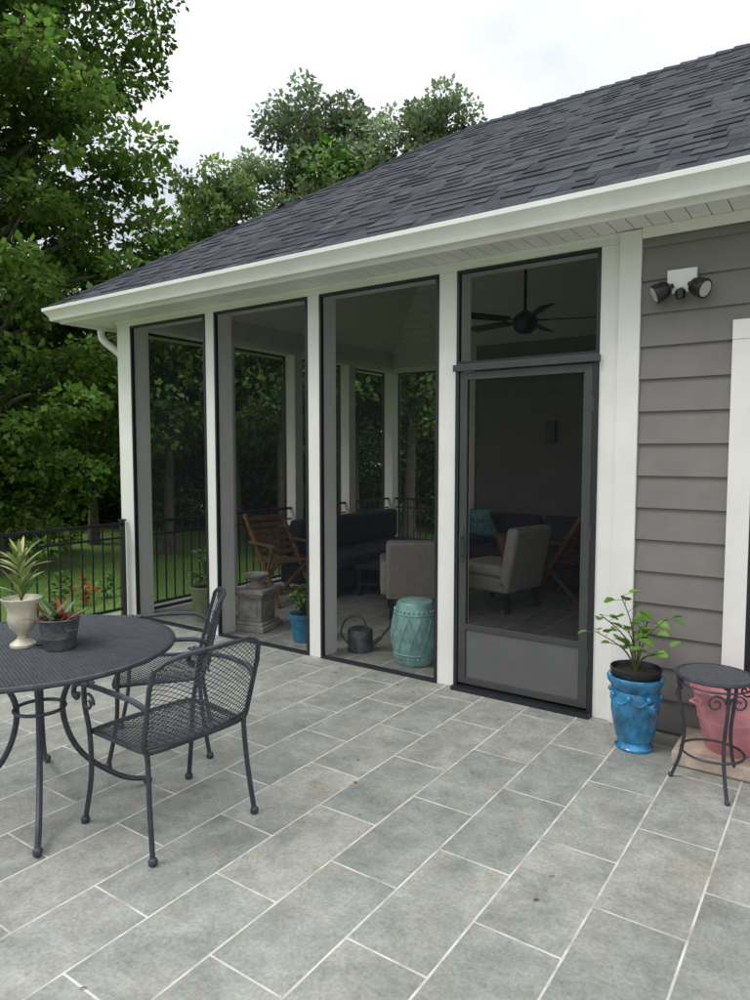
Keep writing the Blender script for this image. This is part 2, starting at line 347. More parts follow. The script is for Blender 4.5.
# roof
p=.675; K=2.89; ex,ey,ez=-6.675,-.41,2.915; RX=3.6
rz=ez+K*p; yb=ey+2*K
b=MB(); e=-.012
b.add([(ex,ey,ez+e),(RX,ey,ez+e),(RX,ey+K,rz+e),(ex+K,ey+K,rz+e),(ex,yb,ez+e),(RX,yb,ez+e)],[(0,1,2,3),(3,2,5,4),(0,3,4)])
b.add([(ex+.03,ey+.03,2.83),(RX,ey+.03,2.83),(RX,ey+.03,ez-.02),(ex+.03,ey+.03,ez-.02)],[(0,1,2,3)])
b.add([(RX-.01,ey,2.83),(RX-.01,yb,2.83),(RX-.01,yb,ez),(RX-.01,ey+K,rz),(RX-.01,ey,ez)],[(0,1,2,3,4)])
b.done('roof_deck',UNDER,H)
sh=MB()
def shingle_face(P,A,B,L,insL,insR):
    P=Vector(P);A=Vector(A);B=Vector(B); cs=math.cos(math.atan(p)); n=(Vector((0,0,1))-B*p).normalized()
    e=.127*cs; run=0
    while run<K-.005:
        r1=min(run+e,K); a0=insL*run; a1=L-insR*run
        x=a0-random.uniform(0,.2)
        while x<a1:
            w=random.uniform(.06,.19); xe=min(x+w,a1); xs=max(x,a0)
            if xe-xs>.006:
                th=random.choice([.004,.005,.010,.012])
                lo=run-(.008 if run>0 else .02)-(.008 if th>.008 else 0)
                def pt(u,r,h): return P+A*u+B*r+Vector((0,0,1))*(r*p)+n*h
                us=max(xs,insL*r1) if xs<=a0+1e-6 else xs; ue=min(xe,L-insR*r1) if xe>=a1-1e-6 else xe
                g=random.uniform(.66,1.32); t=random.uniform(-.003,.009)
                sh.col=(.068*g+t*.2,.073*g+t*.3,.081*g+t)
                a=pt(xs,lo,th);c=pt(xe,lo,th);d=pt(max(ue,us),r1,.003);f=pt(us,r1,.003)
                a0_=pt(xs,lo,-.004);c0_=pt(xe,lo,-.004);d0=pt(max(ue,us),r1,-.002);f0=pt(us,r1,-.002)
                sh.add([a,c,d,f,a0_,c0_,d0,f0],[(0,1,2,3),(4,5,1,0),(5,6,2,1),(7,4,0,3)])
            x=xe+.0015
        run=r1
shingle_face((ex,ey,ez),(1,0,0),(0,1,0),RX-ex,1,0)
shingle_face((ex,yb,ez),(0,-1,0),(1,0,0),2*K,1,1)
shingle_face((RX,yb,ez),(-1,0,0),(0,-1,0),RX-ex,0,1)
def caps(a,b_,side,s=.14):
    a=Vector(a);b_=Vector(b_);L=(b_-a).length;d=(b_-a)/L;t=0
    while t<L:
        g=random.uniform(.7,1.2); sh.col=(.065*g,.071*g,.082*g)
        q0=a+d*(t-.02);q1=a+d*min(t+s,L)
        for sg,sv in((1,side[0]),(-1,side[1])):
            sv=Vector(sv); up=Vector((0,0,.028)); up2=Vector((0,0,.014))
            sh.add([q0+up,q0+sv*.12+up*.8,q1+sv*.12+up2*.8,q1+up2,q0,q0+sv*.12],[(0,1,2,3) if sg>0 else (3,2,1,0),(4,5,1,0),(5,1,2)])
        t+=s
caps((ex,ey,ez),(ex+K,ey+K,rz),((.95,-.0,-.0),(0,.95,0)))
caps((ex,yb,ez),(ex+K,yb-K,rz),((.95,0,0),(0,-.95,0)))
caps((ex+K,ey+K,rz),(RX,ey+K,rz),((0,-.82,-.55),(0,.82,-.55)))
sh.done('shingles',SHING,H)
b=MB(); z0=3.0; q=.50; xi,yi=-6.05,.2; xr=-1.45; kk=(D-.3)/2; zr=z0+kk*q
b.add([(xi,yi,z0),(xr,yi,z0),(xr,yi+kk,zr),(xi+kk,yi+kk,zr),(xi,D-.1,z0),(xr,D-.1,z0)],[(0,3,2,1),(3,4,5,2),(0,4,3)])
b.add([(xr,yi,z0),(xr,yi+kk,zr),(xr,D-.1,z0)],[(0,1,2)])
for i in range(1,14):
    r=kk*i/14
    for yy,s in((yi+r,1),(D-.1-r,-1)):
        b.box(xi+r,xr,yy-.004,yy+.004,z0+r*q-.010,z0+r*q-.001)
b.done('vaulted_ceiling',INPAINT,H)
b=MB(); cx,cz=-1.134,2.47
b.box(cx-.075,cx+.075,-.045,-.012,cz-.045,cz+.075,0)
for s in(-1,1):
    a=Vector((cx+s*.04,-.06,cz-.01)); d=Vector((s*.75,-.35,-.40)).normalized()
    b.tube([a,a+d*.02],.013,8,1); c=a+d*.02
    b.tube([c,c+d*.01,c+d*.03,c+d*.085,c+d*.09],[.024,.038,.046,.052,.049],16,1); b.tube([c+d*.088,c+d*.091],[.042,.041],16,2)
b.tube([(cx,-.04,cz-.03),(cx,-.07,cz-.05),(cx,-.07,cz-.085)],[.012,.028,.024],12,1)
b.done('security_floodlight',[PLAST,PLBLK,LENS],None,smooth=True,bevel=.003)
b=MB(); b.box(-3.62,-3.5,D-.2,D-.12,1.7,1.95); b.box(-3.64,-3.48,D-.21,D-.12,1.95,1.97); b.done('wall_sconce',BLACK)
def railing(name,p0,p1,parent=None,posts=True,h=.9):
    b=MB(); p0=Vector((*p0,0));p1=Vector((*p1,0));L=(p1-p0).length;d=(p1-p0)/L
    b.beam(p0+Vector((0,0,h)),p1+Vector((0,0,h)),.04,.026); b.beam(p0+Vector((0,0,h-.13)),p1+Vector((0,0,h-.13)),.02,.018); b.beam(p0+Vector((0,0,.09)),p1+Vector((0,0,.09)),.025,.022)
    n=max(1,int(L/.105))
    for i in range(1,n): 
        q=p0+d*(L*i/n); b.beam(q+Vector((0,0,.1)),q+Vector((0,0,h-.01)),.012,.012)
    if posts:
        m=max(1,round(L/1.8))
        for i in range(m+1):
            q=p0+d*(L*i/m); b.beam(q,q+Vector((0,0,h+.03)),.04,.04); b.beam(q+Vector((0,0,h+.03)),q+Vector((0,0,h+.045)),.055,.055)
    return b.done(name,BLACK,parent)
railing('metal_railing',(-6.17,-.05),(-6.17,-11.9))
for i in range(0,len(ys),2): railing('interior_railing',(-6.13,ys[i]),(-6.13,ys[i+1]),H,False)
railing('interior_railing',(-6.05,D),(-5.2,D),H,False); railing('interior_railing',(-5.07,D),(-4.78,D),H,False)
MAPX=False
# ---------------------------------------------------------------- table + chairs
def diamond(nu,nv,surf,keep=None):
    ids={};vs=[];fs=[]
    def vid(i,j):
        if (i,j) not in ids: ids[(i,j)]=len(vs); vs.append(surf(i/nu,j/nv))
        return ids[(i,j)]
    for i in range(nu+1):
        for j in range(nv+1):
            if (i+j)%2:
                if keep and not keep(i/nu,j/nv): continue
                q=[(i+1,j),(i,j+1),(i-1,j),(i,j-1)]; q=[a for a in q if 0<=a[0]<=nu and 0<=a[1]<=nv]
                if len(q)>=3: fs.append([vid(*a) for a in q])
    return vs,fs
def wire(o,t):
    w=o.modifiers.new('w','WIREFRAME'); w.thickness=t; w.use_even_offset=False; w.use_replace=True
def table():
    Tb=empty('round_patio_table',None,(-3.15,-2.56,0),R(13)); r=.575; z=.715
    def surf(u,v):
        x=(u-.5)*2*r;y=(v-.5)*2*r; q=math.hypot(x,y)
        if q>r-.006: x*= (r-.006)/q; y*=(r-.006)/q
        return (x,y,z)
    vs,fs=diamond(84,140,surf,lambda u,v: .03<math.hypot(u-.5,v-.5)*2*r<r+.006)
    b=MB(); b.add(vs,fs); o=b.done('mesh_top',IRON,Tb); wire(o,.0046)
    b=MB()
    ring=lambda rr,zz,n=64:[(rr*math.cos(2*math.pi*i/n),rr*math.sin(2*math.pi*i/n),zz) for i in range(n)]
    b.tube(ring(r,z-.004),.012,8,closed=True); b.tube(ring(r-.035,z-.01),.004,6,closed=True); b.tube(ring(.035,z,24),.008,8,closed=True); b.tube(ring(.3,z-.014),.008,6,closed=True)
    for k in range(4):
        a=R(45+90*k); c,s=math.cos(a),math.sin(a)
        b.tube(curve3([(c*.54,s*.54,z-.012),(c*.38,s*.38,z-.03),(c*.2,s*.2,z-.10),(c*.105,s*.105,.50),(c*.10,s*.10,.36),(c*.17,s*.17,.2),(c*.33,s*.33,.065),(c*.45,s*.45,.03)],6),.0125,8)
        b.ball((c*.45,s*.45,.02),.02,sq=(1,1,1))
        b.tube([(0,0,z-.01),(c*.56,s*.56,z-.01)],.006,6)
    b.tube(ring(.105,.44,24),.008,6,closed=True)
    b.done('frame',IRON,Tb,smooth=True)
table()
def chair(name,loc,rot):
    C=empty(name,None,loc,rot,raw=True)
    sw=.25; sd=.215
    def seat(u,v):
        x=(u-.5)*2;y=(v-.5)*2; w=sw*(1-.06*(1-v))
        k=1-.06*(abs(x)**4)*(abs(y)**4)
        return (x*w*k,y*sd*k,.415-.022*(1-x*x)*(1-y*y)-.012*max(0,y)**3)
    b=MB(); vs,fs=diamond(32,42,seat); b.add(vs,fs)
    def back(u,v):
        x=(u-.5)*2; w=sw*(1.0+.06*v)
        ztop=.81-.045*abs(x)**4
        z=.445+(ztop-.445)*v
        y=-sd-.05*(1-x*x)+.005-.085*v
        return (x*w*(1-.05*max(0,v-.75)/.25*abs(x)),y,z)
    o=b.done('seat_mesh',IRON,C); wire(o,.0042)
    b=MB(); vs,fs=diamond(32,34,back); b.add(vs,fs); o=b.done('back_mesh',IRON,C); wire(o,.0042)
    b=MB(); r=.0105
    per=[seat(i/12,0) for i in range(12)]+[seat(1,i/12) for i in range(12)]+[seat(1-i/12,1) for i in range(12)]+[seat(0,1-i/12) for i in range(12)]
    b.tube(per,r,8,closed=True)
    per=[back(i/12,0) for i in range(12)]+[back(1,i/12) for i in range(12)]+[back(1-i/12,1) for i in range(12)]+[back(0,1-i/12) for i in range(12)]
    b.tube(per,r,8,closed=True)
    for s in(-1,1):
        b.tube(curve3([back(0 if s<0 else 1,.35),back(0 if s<0 else 1,0),(s*.235,-.21,.40),(s*.24,-.225,.22),(s*.25,-.255,.02)],5),.011,8)
        b.ball((s*.25,-.257,.014),.019)
        b.tube(curve3([(s*.26,.235,.02),(s*.25,.195,.22),(s*.257,.185,.40),(s*.28,.175,.53),(s*.287,.165,.62)],6),.011,8)
        b.ball((s*.26,.237,.014),.019)
        pb=back(0 if s<0 else 1,.50)
        arm=[pb,(s*.282,-.18,.635),(s*.295,-.04,.640),(s*.29,.10,.632),(s*.287,.19,.622),(s*.285,.245,.600),(s*.285,.255,.566),(s*.285,.23,.553),(s*.285,.217,.575)]
        b.tube(curve3(arm,6),.0115,8)
        for k,(yy,l) in enumerate(((.18,.05),(.13,.045),(.22,.04))):
            for dz in(-1,1): b.ball((s*.289+dz*.014,yy,.638),.013,sq=(1,1.9,.55),n=8)
        sc_=[(s*.282,.17+.03-.045*(1-t/20)*math.cos(t*.5)-.06,.55+.045*(1-t/20)*math.sin(t*.5)) for t in range(16)]
        b.tube(sc_,.006,6)
    b.done('frame',IRON,C,smooth=True)
chair('metal_patio_chair',(-2.37,-2.17,0),R(85))
chair('metal_patio_chair',(-3.03,-1.70,0),R(138))
chair('metal_patio_chair',(-3.95,-2.9,0),R(-75))
# ---------------------------------------------------------------- plants helpers
def leaf(b,p,d,L,W,col,up=(0,0,1),droop=0.0,lob=False,mi=0):
    p=Vector(p);d=Vector(d).normalized();u=Vector(up); s=d.cross(u); s=s.normalized() if s.length>1e-4 else Vector((1,0,0)); n=s.cross(d).normalized()
    g=random.uniform(.7,1.3); b.col=tuple(c*g for c in col)
    if lob:
        vs=[p]; k=17
        for i in range(k):
            a=-2.7+5.4*i/(k-1); rr=L*.5*(.72+.28*abs(math.cos(a*1.45)))*(1 if i%2 else .90)
            vs.append(p+d*(L*.4+rr*math.cos(a))+s*(rr*math.sin(a))+n*(.14*L*abs(math.sin(a))-.1*L*(math.cos(a)>0)*math.cos(a)))
        b.add(vs,[(0,i,i+1) for i in range(1,k)],mi)
    else:
        k=5; vs=[];fs=[]
        for i in range(k+1):
            t=i/k; w=W*math.sin(math.pi*min(1,.12+t*.88))**.8*.5 if i<k else .0005
            c=p+d*(L*t)-Vector((0,0,1))*(droop*L*t*t)
            vs+=[c-s*w+n*w*.4,c,c+s*w+n*w*.4]
        for i in range(k):
            a=i*3; fs+=[(a,a+1,a+4,a+3),(a+1,a+2,a+5,a+4)]
        b.add(vs,fs,mi)
def rdir(zmin=-.3,zmax=1):
    a=random.uniform(0,6.283); z=random.uniform(zmin,zmax); q=math.sqrt(max(0,1-z*z)); return Vector((q*math.cos(a),q*math.sin(a),z))
def bushy(b,c,R_,Hh,nst,nl,L,W,col,lob=False,stemcol=(.08,.12,.03)):
    c=Vector(c)
    for i in range(nst):
        d=rdir(.35,1); tip=c+Vector((d.x*R_,d.y*R_,d.z*Hh)); mid=c+Vector((d.x*R_*.35,d.y*R_*.35,d.z*Hh*.6)); b.col=stemcol
        path=curve3([c,mid,tip],4); b.tube(path,.003,5)
        for k in range(nl):
            q=path[random.randint(len(path)//3,len(path)-1)]; dd=rdir(-.2,.8)
            if lob:
                b.col=stemcol; b.tube([q,q+dd*L*.6],.0015,4); q=q+dd*L*.6
            leaf(b,q,dd+Vector((0,0,-.2)),L*random.uniform(.6,1.15),W,col,droop=.3,lob=lob,up=(random.uniform(-.3,.3),random.uniform(-.3,.3),1))
def potobj(name,loc,prof,mat,plantfn,n=36,wob=None,extra=None,soil=None):
    E=empty(name,None,loc); b=MB(); b.lathe(prof,n=n,wob=wob)
    if extra: extra(b)
    b.done('pot',mat,E,smooth=True)
    if soil: s=MB(); s.lathe([(.0001,soil[1]+.004),(soil[0],soil[1])][::-1],n=20); s.done('soil',SOIL,E)
    if plantfn: q=MB(); plantfn(q); q.done('foliage',PLANT,E)
    return E
G1=(.13,.26,.045)
def pf(b):
    for i in range(54):
        a=random.uniform(0,6.28); z=random.uniform(.5,2.4); d=Vector((math.cos(a),math.sin(a),z)); h=random.uniform(0,.18)
        leaf(b,(0,0,.2+h),d,random.uniform(.11,.20),.019,random.choice([(.30,.36,.12),(.12,.22,.05),(.40,.42,.2)]),droop=.25)
    b.col=(.1,.1,.04); b.tube([(0,0,.18),(0,0,.38)],.006)
potobj('cream_urn_planter',(-3.20,-2.60,.72),[(.052,0),(.053,.012),(.042,.02),(.022,.035),(.020,.05),(.032,.062),(.054,.09),(.061,.125),(.057,.15),(.064,.18),(.080,.205),(.084,.215),(.078,.217),(.064,.195),(.050,.185)],CREAM,pf,wob=lambda t,z:.02*math.cos(14*t) if .07<z<.16 else 0,n=56,soil=(.062,.19))
def pf(b):
    for i in range(40):
        a=random.uniform(0,6.28); z=random.uniform(.1,1.5); d=Vector((math.cos(a),math.sin(a),z))
        leaf(b,(random.uniform(-.04,.04),random.uniform(-.04,.04),.12),d,random.uniform(.06,.15),.02,random.choice([(.09,.16,.06),(.36,.07,.05),(.12,.2,.1),(.12,.2,.1)]),droop=.1)
def ex_(b):
    for s in(-1,1): b.tube([(s*.078,-.02,.10),(s*.1,-.02,.09),(s*.1,.02,.09),(s*.078,.02,.10)],.004,6)
potobj('zinc_bucket_planter',(-3.04,-2.52,.72),[(.062,0),(.064,.005),(.072,.05),(.074,.052),(.073,.056),(.085,.128),(.09,.132),(.088,.137),(.082,.136),(.078,.12)],ZINC,pf,extra=ex_,soil=(.08,.122))
def ex_(b):
    for k in range(8):
        a0=2*math.pi*k/8;a1=a0+2*math.pi/8
        pts=[]
        for i in range(9):
            t=i/8; a=a0+(a1-a0)*t; z=.30-.035*math.sin(math.pi*t); r=.128; pts.append((r*math.cos(a),r*math.sin(a),z))
        b.tube(pts,.007,6); b.ball((.135*math.cos(a0),.135*math.sin(a0),.305),.017,n=8)
    for s in(0,math.pi): b.ball((.135*math.cos(s-.6),.135*math.sin(s-.6),.25),.028,n=8,sq=(1,1,1.4))
def pf(b):
    c=Vector((0,0,.42))
    for i,(a,r_,h) in enumerate(((3.4,.20,.30),(2.9,.10,.40),(3.9,.06,.24),(.3,.15,.30),(5.6,.22,.16),(3.0,.24,.18),(1.2,.10,.26))):
        tip=c+Vector((r_*math.cos(a),r_*math.sin(a),h)); mid=c+Vector((r_*.3*math.cos(a),r_*.3*math.sin(a),h*.6)); b.col=(.10,.12,.04)
        path=curve3([c,mid,tip],5); b.tube(path,[.0045]*6+[.003]*5,6)
        for k in range(6):
            q=path[-1-int(k*1.2)]; dd=rdir(-.1,.7); b.col=(.10,.14,.04); b.tube([q,q+dd*.05],.0015,4)
            leaf(b,q+dd*.05,dd+Vector((0,0,-.1)),random.uniform(.055,.095),.06,G1,lob=True,up=(random.uniform(-.35,.35),random.uniform(-.35,.35),1))
BP=potobj('blue_glazed_urn_planter',(-1.235,-.31,0),[(.10,0),(.104,.015),(.092,.03),(.088,.045),(.10,.06),(.105,.075),(.118,.14),(.128,.21),(.130,.27),(.124,.315),(.118,.325),(.125,.335),(.142,.36),(.152,.375),(.154,.395),(.148,.405),(.135,.403),(.13,.39)],BLUEGL,pf,extra=ex_,n=48)
BP.scale=(.95,.95,.98)
b=MB(); b.lathe([(.12,.36),(.132,.43),(.138,.432),(.139,.445),(.132,.446),(.125,.42)],n=36); b.lathe([(.127,.42),(.0001,.425)],mi=1,n=20); b.done('nursery_pot',[PLBLK,SOIL],BP,smooth=True)
S=empty('wrought_iron_side_table',None,(-.79,-.57,0),R(20)); b=MB()
ring=lambda rr,zz,n=40:[(rr*math.cos(2*math.pi*i/n),rr*math.sin(2*math.pi*i/n),zz) for i in range(n)]
b.tube(ring(.165,.535),.009,8,closed=True); b.tube(ring(.158,.50),.005,6,closed=True); b.tube(ring(.135,.17),.006,6,closed=True)
for k in range(3):
    a=R(40+120*k);c,s=math.cos(a),math.sin(a)
    b.tube(curve3([(c*.158,s*.158,.53),(c*.15,s*.15,.40),(c*.125,s*.125,.25),(c*.14,s*.14,.12),(c*.175,s*.175,.015)],6),.0085,8)
    b.ball((c*.18,s*.18,.010),.012)
    for sg in(-1,1):
        pts=[]
        for t in range(22):
            th=t*.42; rr=.042*(1-t/26); pts.append(Vector((c*.15,s*.15,.45))+Vector((-s,c,0))*sg*(.05-rr*math.cos(th))+Vector((0,0,rr*math.sin(th))))
        b.tube(pts,.0045,6)
b.done('frame',IRON,S,smooth=True)
b=MB()
def surf(u,v):
    x=(u-.5)*.33;y=(v-.5)*.33;q=math.hypot(x,y)
    if q>.16: x*=.16/q;y*=.16/q
    return(x,y,.537)
vs,fs=diamond(30,44,surf,lambda u,v:math.hypot(u-.5,v-.5)*.33<.166); b.add(vs,fs); o=b.done('mesh_top',IRON,S); wire(o,.0045)
b=MB(); b.lathe([(.15,.5285),(.155,.5315)],n=32); b.done('top_plate',BRONZE,S)
b=MB(); b.box(-.70,.8,-.41,-.03,0.002,.075); b.done('stone_step',STEP,bevel=.012,seg=3)
b=MB(); b.lathe([(.115,0),(.118,.004),(.125,.03),(.127,.033),(.145,.16),(.149,.163),(.147,.168),(.168,.30),(.176,.305),(.178,.314),(.172,.318),(.165,.31),(.12,.01)],n=40)
for s in(-1,1): b.tube([(s*.165,-.04,.27),(s*.20,-.04,.265),(s*.20,.04,.265),(s*.165,.04,.27)],.006,6)
b.done('pink_metal_tub',PINK,smooth=True,loc=(-.78,-.22,.078),rot=(R(0),R(-4),R(50)))
# ---------------------------------------------------------------- porch contents
def pf(b): bushy(b,(0,0,.30),.17,.42,14,10,.09,.04,(.12,.24,.06))
potobj('olive_planter',(-5.42,.34,0),[(.10,0),(.125,.10),(.15,.25),(.162,.30),(.168,.33),(.158,.335),(.14,.31)],OLIVE,pf,soil=(.145,.315))
b=MB()
for (w,z0_,z1_) in((.17,0,.05),(.15,.05,.08),(.12,.08,.30),(.15,.30,.33),(.17,.33,.37)): b.box(-w,w,-w,w,z0_+.001,z1_)
for s in(-1,1):
    b.box(-.08,.08,s*.125-.006,s*.125+.006,.12,.26); b.box(s*.125-.006,s*.125+.006,-.08,.08,.12,.26)
b.lathe([(.09,.37),(.10,.385),(.05,.40),(.045,.43),(.11,.47),(.12,.49),(.10,.492),(.07,.46)],n=24)
b.done('stone_pedestal',STONE,bevel=.006,loc=(-4.85,.42,0),rot=R(12))
def pf(b): bushy(b,(0,0,.22),.17,.30,14,10,.065,.035,(.16,.30,.06))
potobj('cobalt_planter',(-4.19,.32,0),[(.085,0),(.09,.01),(.105,.1),(.118,.2),(.125,.205),(.127,.235),(.12,.238),(.11,.22)],BLUEPOT,pf,soil=(.11,.222))
b=MB(); b.lathe([(.085,0),(.10,.005),(.10,.16),(.095,.17),(.07,.185),(.04,.19)],n=28)
b.tube(curve3([(.09,0,.05),(.16,0,.11),(.25,0,.22)],5),[.018]*6+[.012]*5,10); b.tube([(.245,0,.215),(.275,0,.25)],[.013,.034],12)
b.tube(curve3([(-.095,0,.04),(-.16,0,.13),(-.11,0,.25),(0,0,.27),(.06,0,.18)],6),.009,8)
b.done('watering_can',ZINC,smooth=True,loc=(-3.62,.36,0),rot=R(20))
b=MB(); b.lathe([(.13,0),(.14,.01),(.143,.03),(.15,.05),(.168,.12),(.178,.20),(.18,.24),(.178,.28),(.168,.36),(.15,.42),(.143,.44),(.14,.455),(.13,.47),(.10,.478),(.03,.48),(.0001,.478)],n=48)
for z,r_ in((.06,.156),(.41,.156)):
    for k in range(28): a=2*math.pi*k/28; b.ball((r_*math.cos(a),r_*math.sin(a),z),.008,n=6)
for z in(.09,.385): b.tube([(( .163)*math.cos(2*math.pi*i/40),.163*math.sin(2*math.pi*i/40),z) for i in range(40)],.004,6,closed=True)
for k in range(12):
    a=2*math.pi*k/12
    for s in(-1,1):
        b.tube([((.166+.0145*math.sin(math.pi*t/6))*math.cos(a+s*(t/6-.5)*.55),(.166+.0145*math.sin(math.pi*t/6))*math.sin(a+s*(t/6-.5)*.55),.11+.26*t/6) for t in range(7)],.0045,5)
b.done('ceramic_garden_stool',TURQ,smooth=True,loc=(-3.08,.34,0))
def pillow(name,loc,rot,size,mat,parent=None):
    n=14; vs=[];fs=[]
    for sd in(1,-1):
        for i in range(n+1):
            for j in range(n+1):
                x=i/n*2-1;y=j/n*2-1; h=(max(0,(1-x**4)*(1-y**4)))**.5
                k=1+.08*(x*x*y*y)-.06*(1-y*y)*abs(x)**3-.06*(1-x*x)*abs(y)**3
                vs.append((x*size[0]/2*k,y*size[1]/2*k,sd*h*size[2]/2))
    for s in range(2):
        o=s*(n+1)**2
        for i in range(n):
            for j in range(n):
                a=o+i*(n+1)+j; q=(a,a+n+1,a+n+2,a+1); fs.append(q if s==0 else q[::-1])
    b=MB(); b.add(vs,fs); return b.done(name,mat,parent,smooth=True,loc=loc,rot=rot,angle=180)
def cushbox(name,dims,mat,parent,bev=.05):
    b=MB(); b.box(*dims); return b.done(name,mat,parent,bevel=bev,seg=4,smooth=True)
def armchair(name,loc,rot,mat,arms=True,w=.70,bh=.78):
    C=empty(name,None,loc,rot)
    cushbox('seat_base',(-w/2,w/2,-.30,.33,.20,.34),mat,C,.03)
    cushbox('seat_cushion',(-w/2+.02,w/2-.02,-.24,.36,.342,.46),mat,C,.045)
    b=MB(); b.add([(-w/2,-.30,.22),(w/2,-.30,.22),(w/2,-.17,.22),(-w/2,-.17,.22),(-w/2,-.42,bh),(w/2,-.42,bh),(w/2,-.29,bh+.01),(-w/2,-.29,bh+.01)],[(3,2,1,0),(4,5,6,7),(0,1,5,4),(1,2,6,5),(2,3,7,6),(3,0,4,7)])
    b.done('backrest',mat,C,bevel=.04,seg=4,smooth=True)
    if arms:
        for s in(-1,1): cushbox('arm',(s*w/2-.05,s*w/2+.05,-.30,.30,.24,.56),mat,C,.035)
    b=MB()
    for sx in(-1,1):
        for sy,y in((1,.28),(-1,-.26)): b.beam((sx*(w/2-.06),y,.22),(sx*(w/2-.05),y+.02*sy,0),.04,.04)
    b.done('legs',PLBLK,C); return C
armchair('upholstered_armchair',(-4.0,1.78,0),R(35),LINEN,True,.66,.76)
C=armchair('upholstered_armchair',(-3.55,2.62,0),R(78),LINEN2,False,.62,.84)
pillow('throw_pillow',(.0,-.14,.60),(R(70),0,0),(.36,.36,.14),BROWNP,C)
def sofa(name,loc,rot,L):
    C=empty(name,None,loc,rot)
    b=MB(); b.box(-L/2,L/2,-.40,.40,.10,.30); b.box(-L/2,L/2,-.42,-.30,.3,.74)
    for x in(-L/2+.05,L/2-.05):
        for y in(-.35,.35): b.beam((x,y,.10),(x,y,0),.05,.05)
    b.done('frame',SOFA,C,bevel=.015)
    n=round(L/.72); w=L/n
    for i in range(n):
        x=-L/2+w*i
        cushbox('seat_cushion',(x+.01,x+w-.01,-.28,.42,.302,.44),CUSH,C,.045)
        cushbox('back_cushion',(x+.02,x+w-.02,-.30,-.14,.442,.82),CUSH,C,.055)
    return C
C=sofa('sectional_sofa',(-5.6,2.95,0),R(-90),2.1)
pillow('throw_pillow',(.80,-.02,.64),(R(72),0,R(25)),(.45,.45,.16),TEALP,C)
C2=sofa('sectional_sofa',(-4.15,3.95,0),R(180),2.2)
pillow('throw_pillow',(.42,-.05,.70),(R(60),0,R(-18)),(.55,.40,.16),TEALP,C2)
b=MB(); b.box(-.45,.45,-.28,.28,.30,.34); b.box(-.42,.42,-.25,.25,.12,.15)
for x in(-.41,.41):
    for y in(-.24,.24): b.beam((x,y,0),(x,y,.30),.04,.04)
b.done('coffee_table',SOFA,bevel=.005,loc=(-4.7,2.5,0),rot=R(10))
def foldchair(name,loc,rot):
    b=MB()
    for s in(-1,1):
        b.beam((s*.24,.30,0),(s*.24,-.30,.92),.03,.045); b.beam((s*.205,-.30,0),(s*.205,.22,.44),.03,.04)
        b.beam((s*.27,-.16,.64),(s*.27,.26,.62),.05,.02); b.beam((s*.27,.22,.62),(s*.25,.10,.30),.025,.03)
    for i in range(7): 
        y=-.18+.068*i; b.beam((-.22,y,.43+.01*i*.3),(.22,y,.43+.01*i*.3),.05,.014,up=(0,0,1))
    for i in range(6):
        z=.52+.07*i; y=.30-.6*z/.92; b.beam((-.23,y-.01,z),(.23,y-.01,z),.014,.045)
    b.beam((-.22,.20,.16),(.22,.20,.16),.02,.035); b.beam((-.2,-.24,.05),(.2,-.24,.05),.02,.03)
    b.done(name,WOOD,loc=loc,rot=rot,bevel=.003)
foldchair('wooden_folding_chair',(-5.55,1.45,0),R(-100))
foldchair('wooden_folding_chair',(-3.12,3.35,0),R(75))
b=MB(); b.lathe([(.2,0),(.2,.015),(.03,.03),(.025,.5),(.05,.52),(.24,.53),(.24,.55),(.0001,.551)],n=28); b.done('side_table',SOFA,smooth=True,loc=(-2.72,3.75,0))
def pf(b): bushy(b,(0,0,.14),.08,.14,8,6,.04,.02,(.1,.2,.06))
potobj('teal_planter',(-2.72,3.75,.552),[(.05,0),(.07,.07),(.075,.14),(.068,.142)],TURQ,pf)
F=empty('ceiling_fan',None,(-3.14,2.25,2.80)); b=MB()
b.lathe([(.02,-.12),(.06,-.115),(.10,-.08),(.115,-.03),(.115,.02),(.08,.06),(.03,.09),(.014,.10),(.014,1.2)],n=28)
for k in range(5):
    a=R(20+72*k); c,s=math.cos(a),math.sin(a); r_=Vector((c,s,0)); t_=Vector((-s,c,.22)).normalized()
    q=[r_*.18-t_*.05,r_*.18+t_*.05,r_*.66+t_*.07,r_*.68,r_*.66-t_*.06]; u=Vector((0,0,.008))
    b.add([v for v in q]+[v+u for v in q],[(4,3,2,1,0),(5,6,7,8,9)]+[(i,(i+1)%5,(i+1)%5+5,i+5) for i in range(5)])
    b.beam(r_*.09,r_*.22,.04,.008)
b.done('motor_and_blades',PLBLK,F,smooth=True)
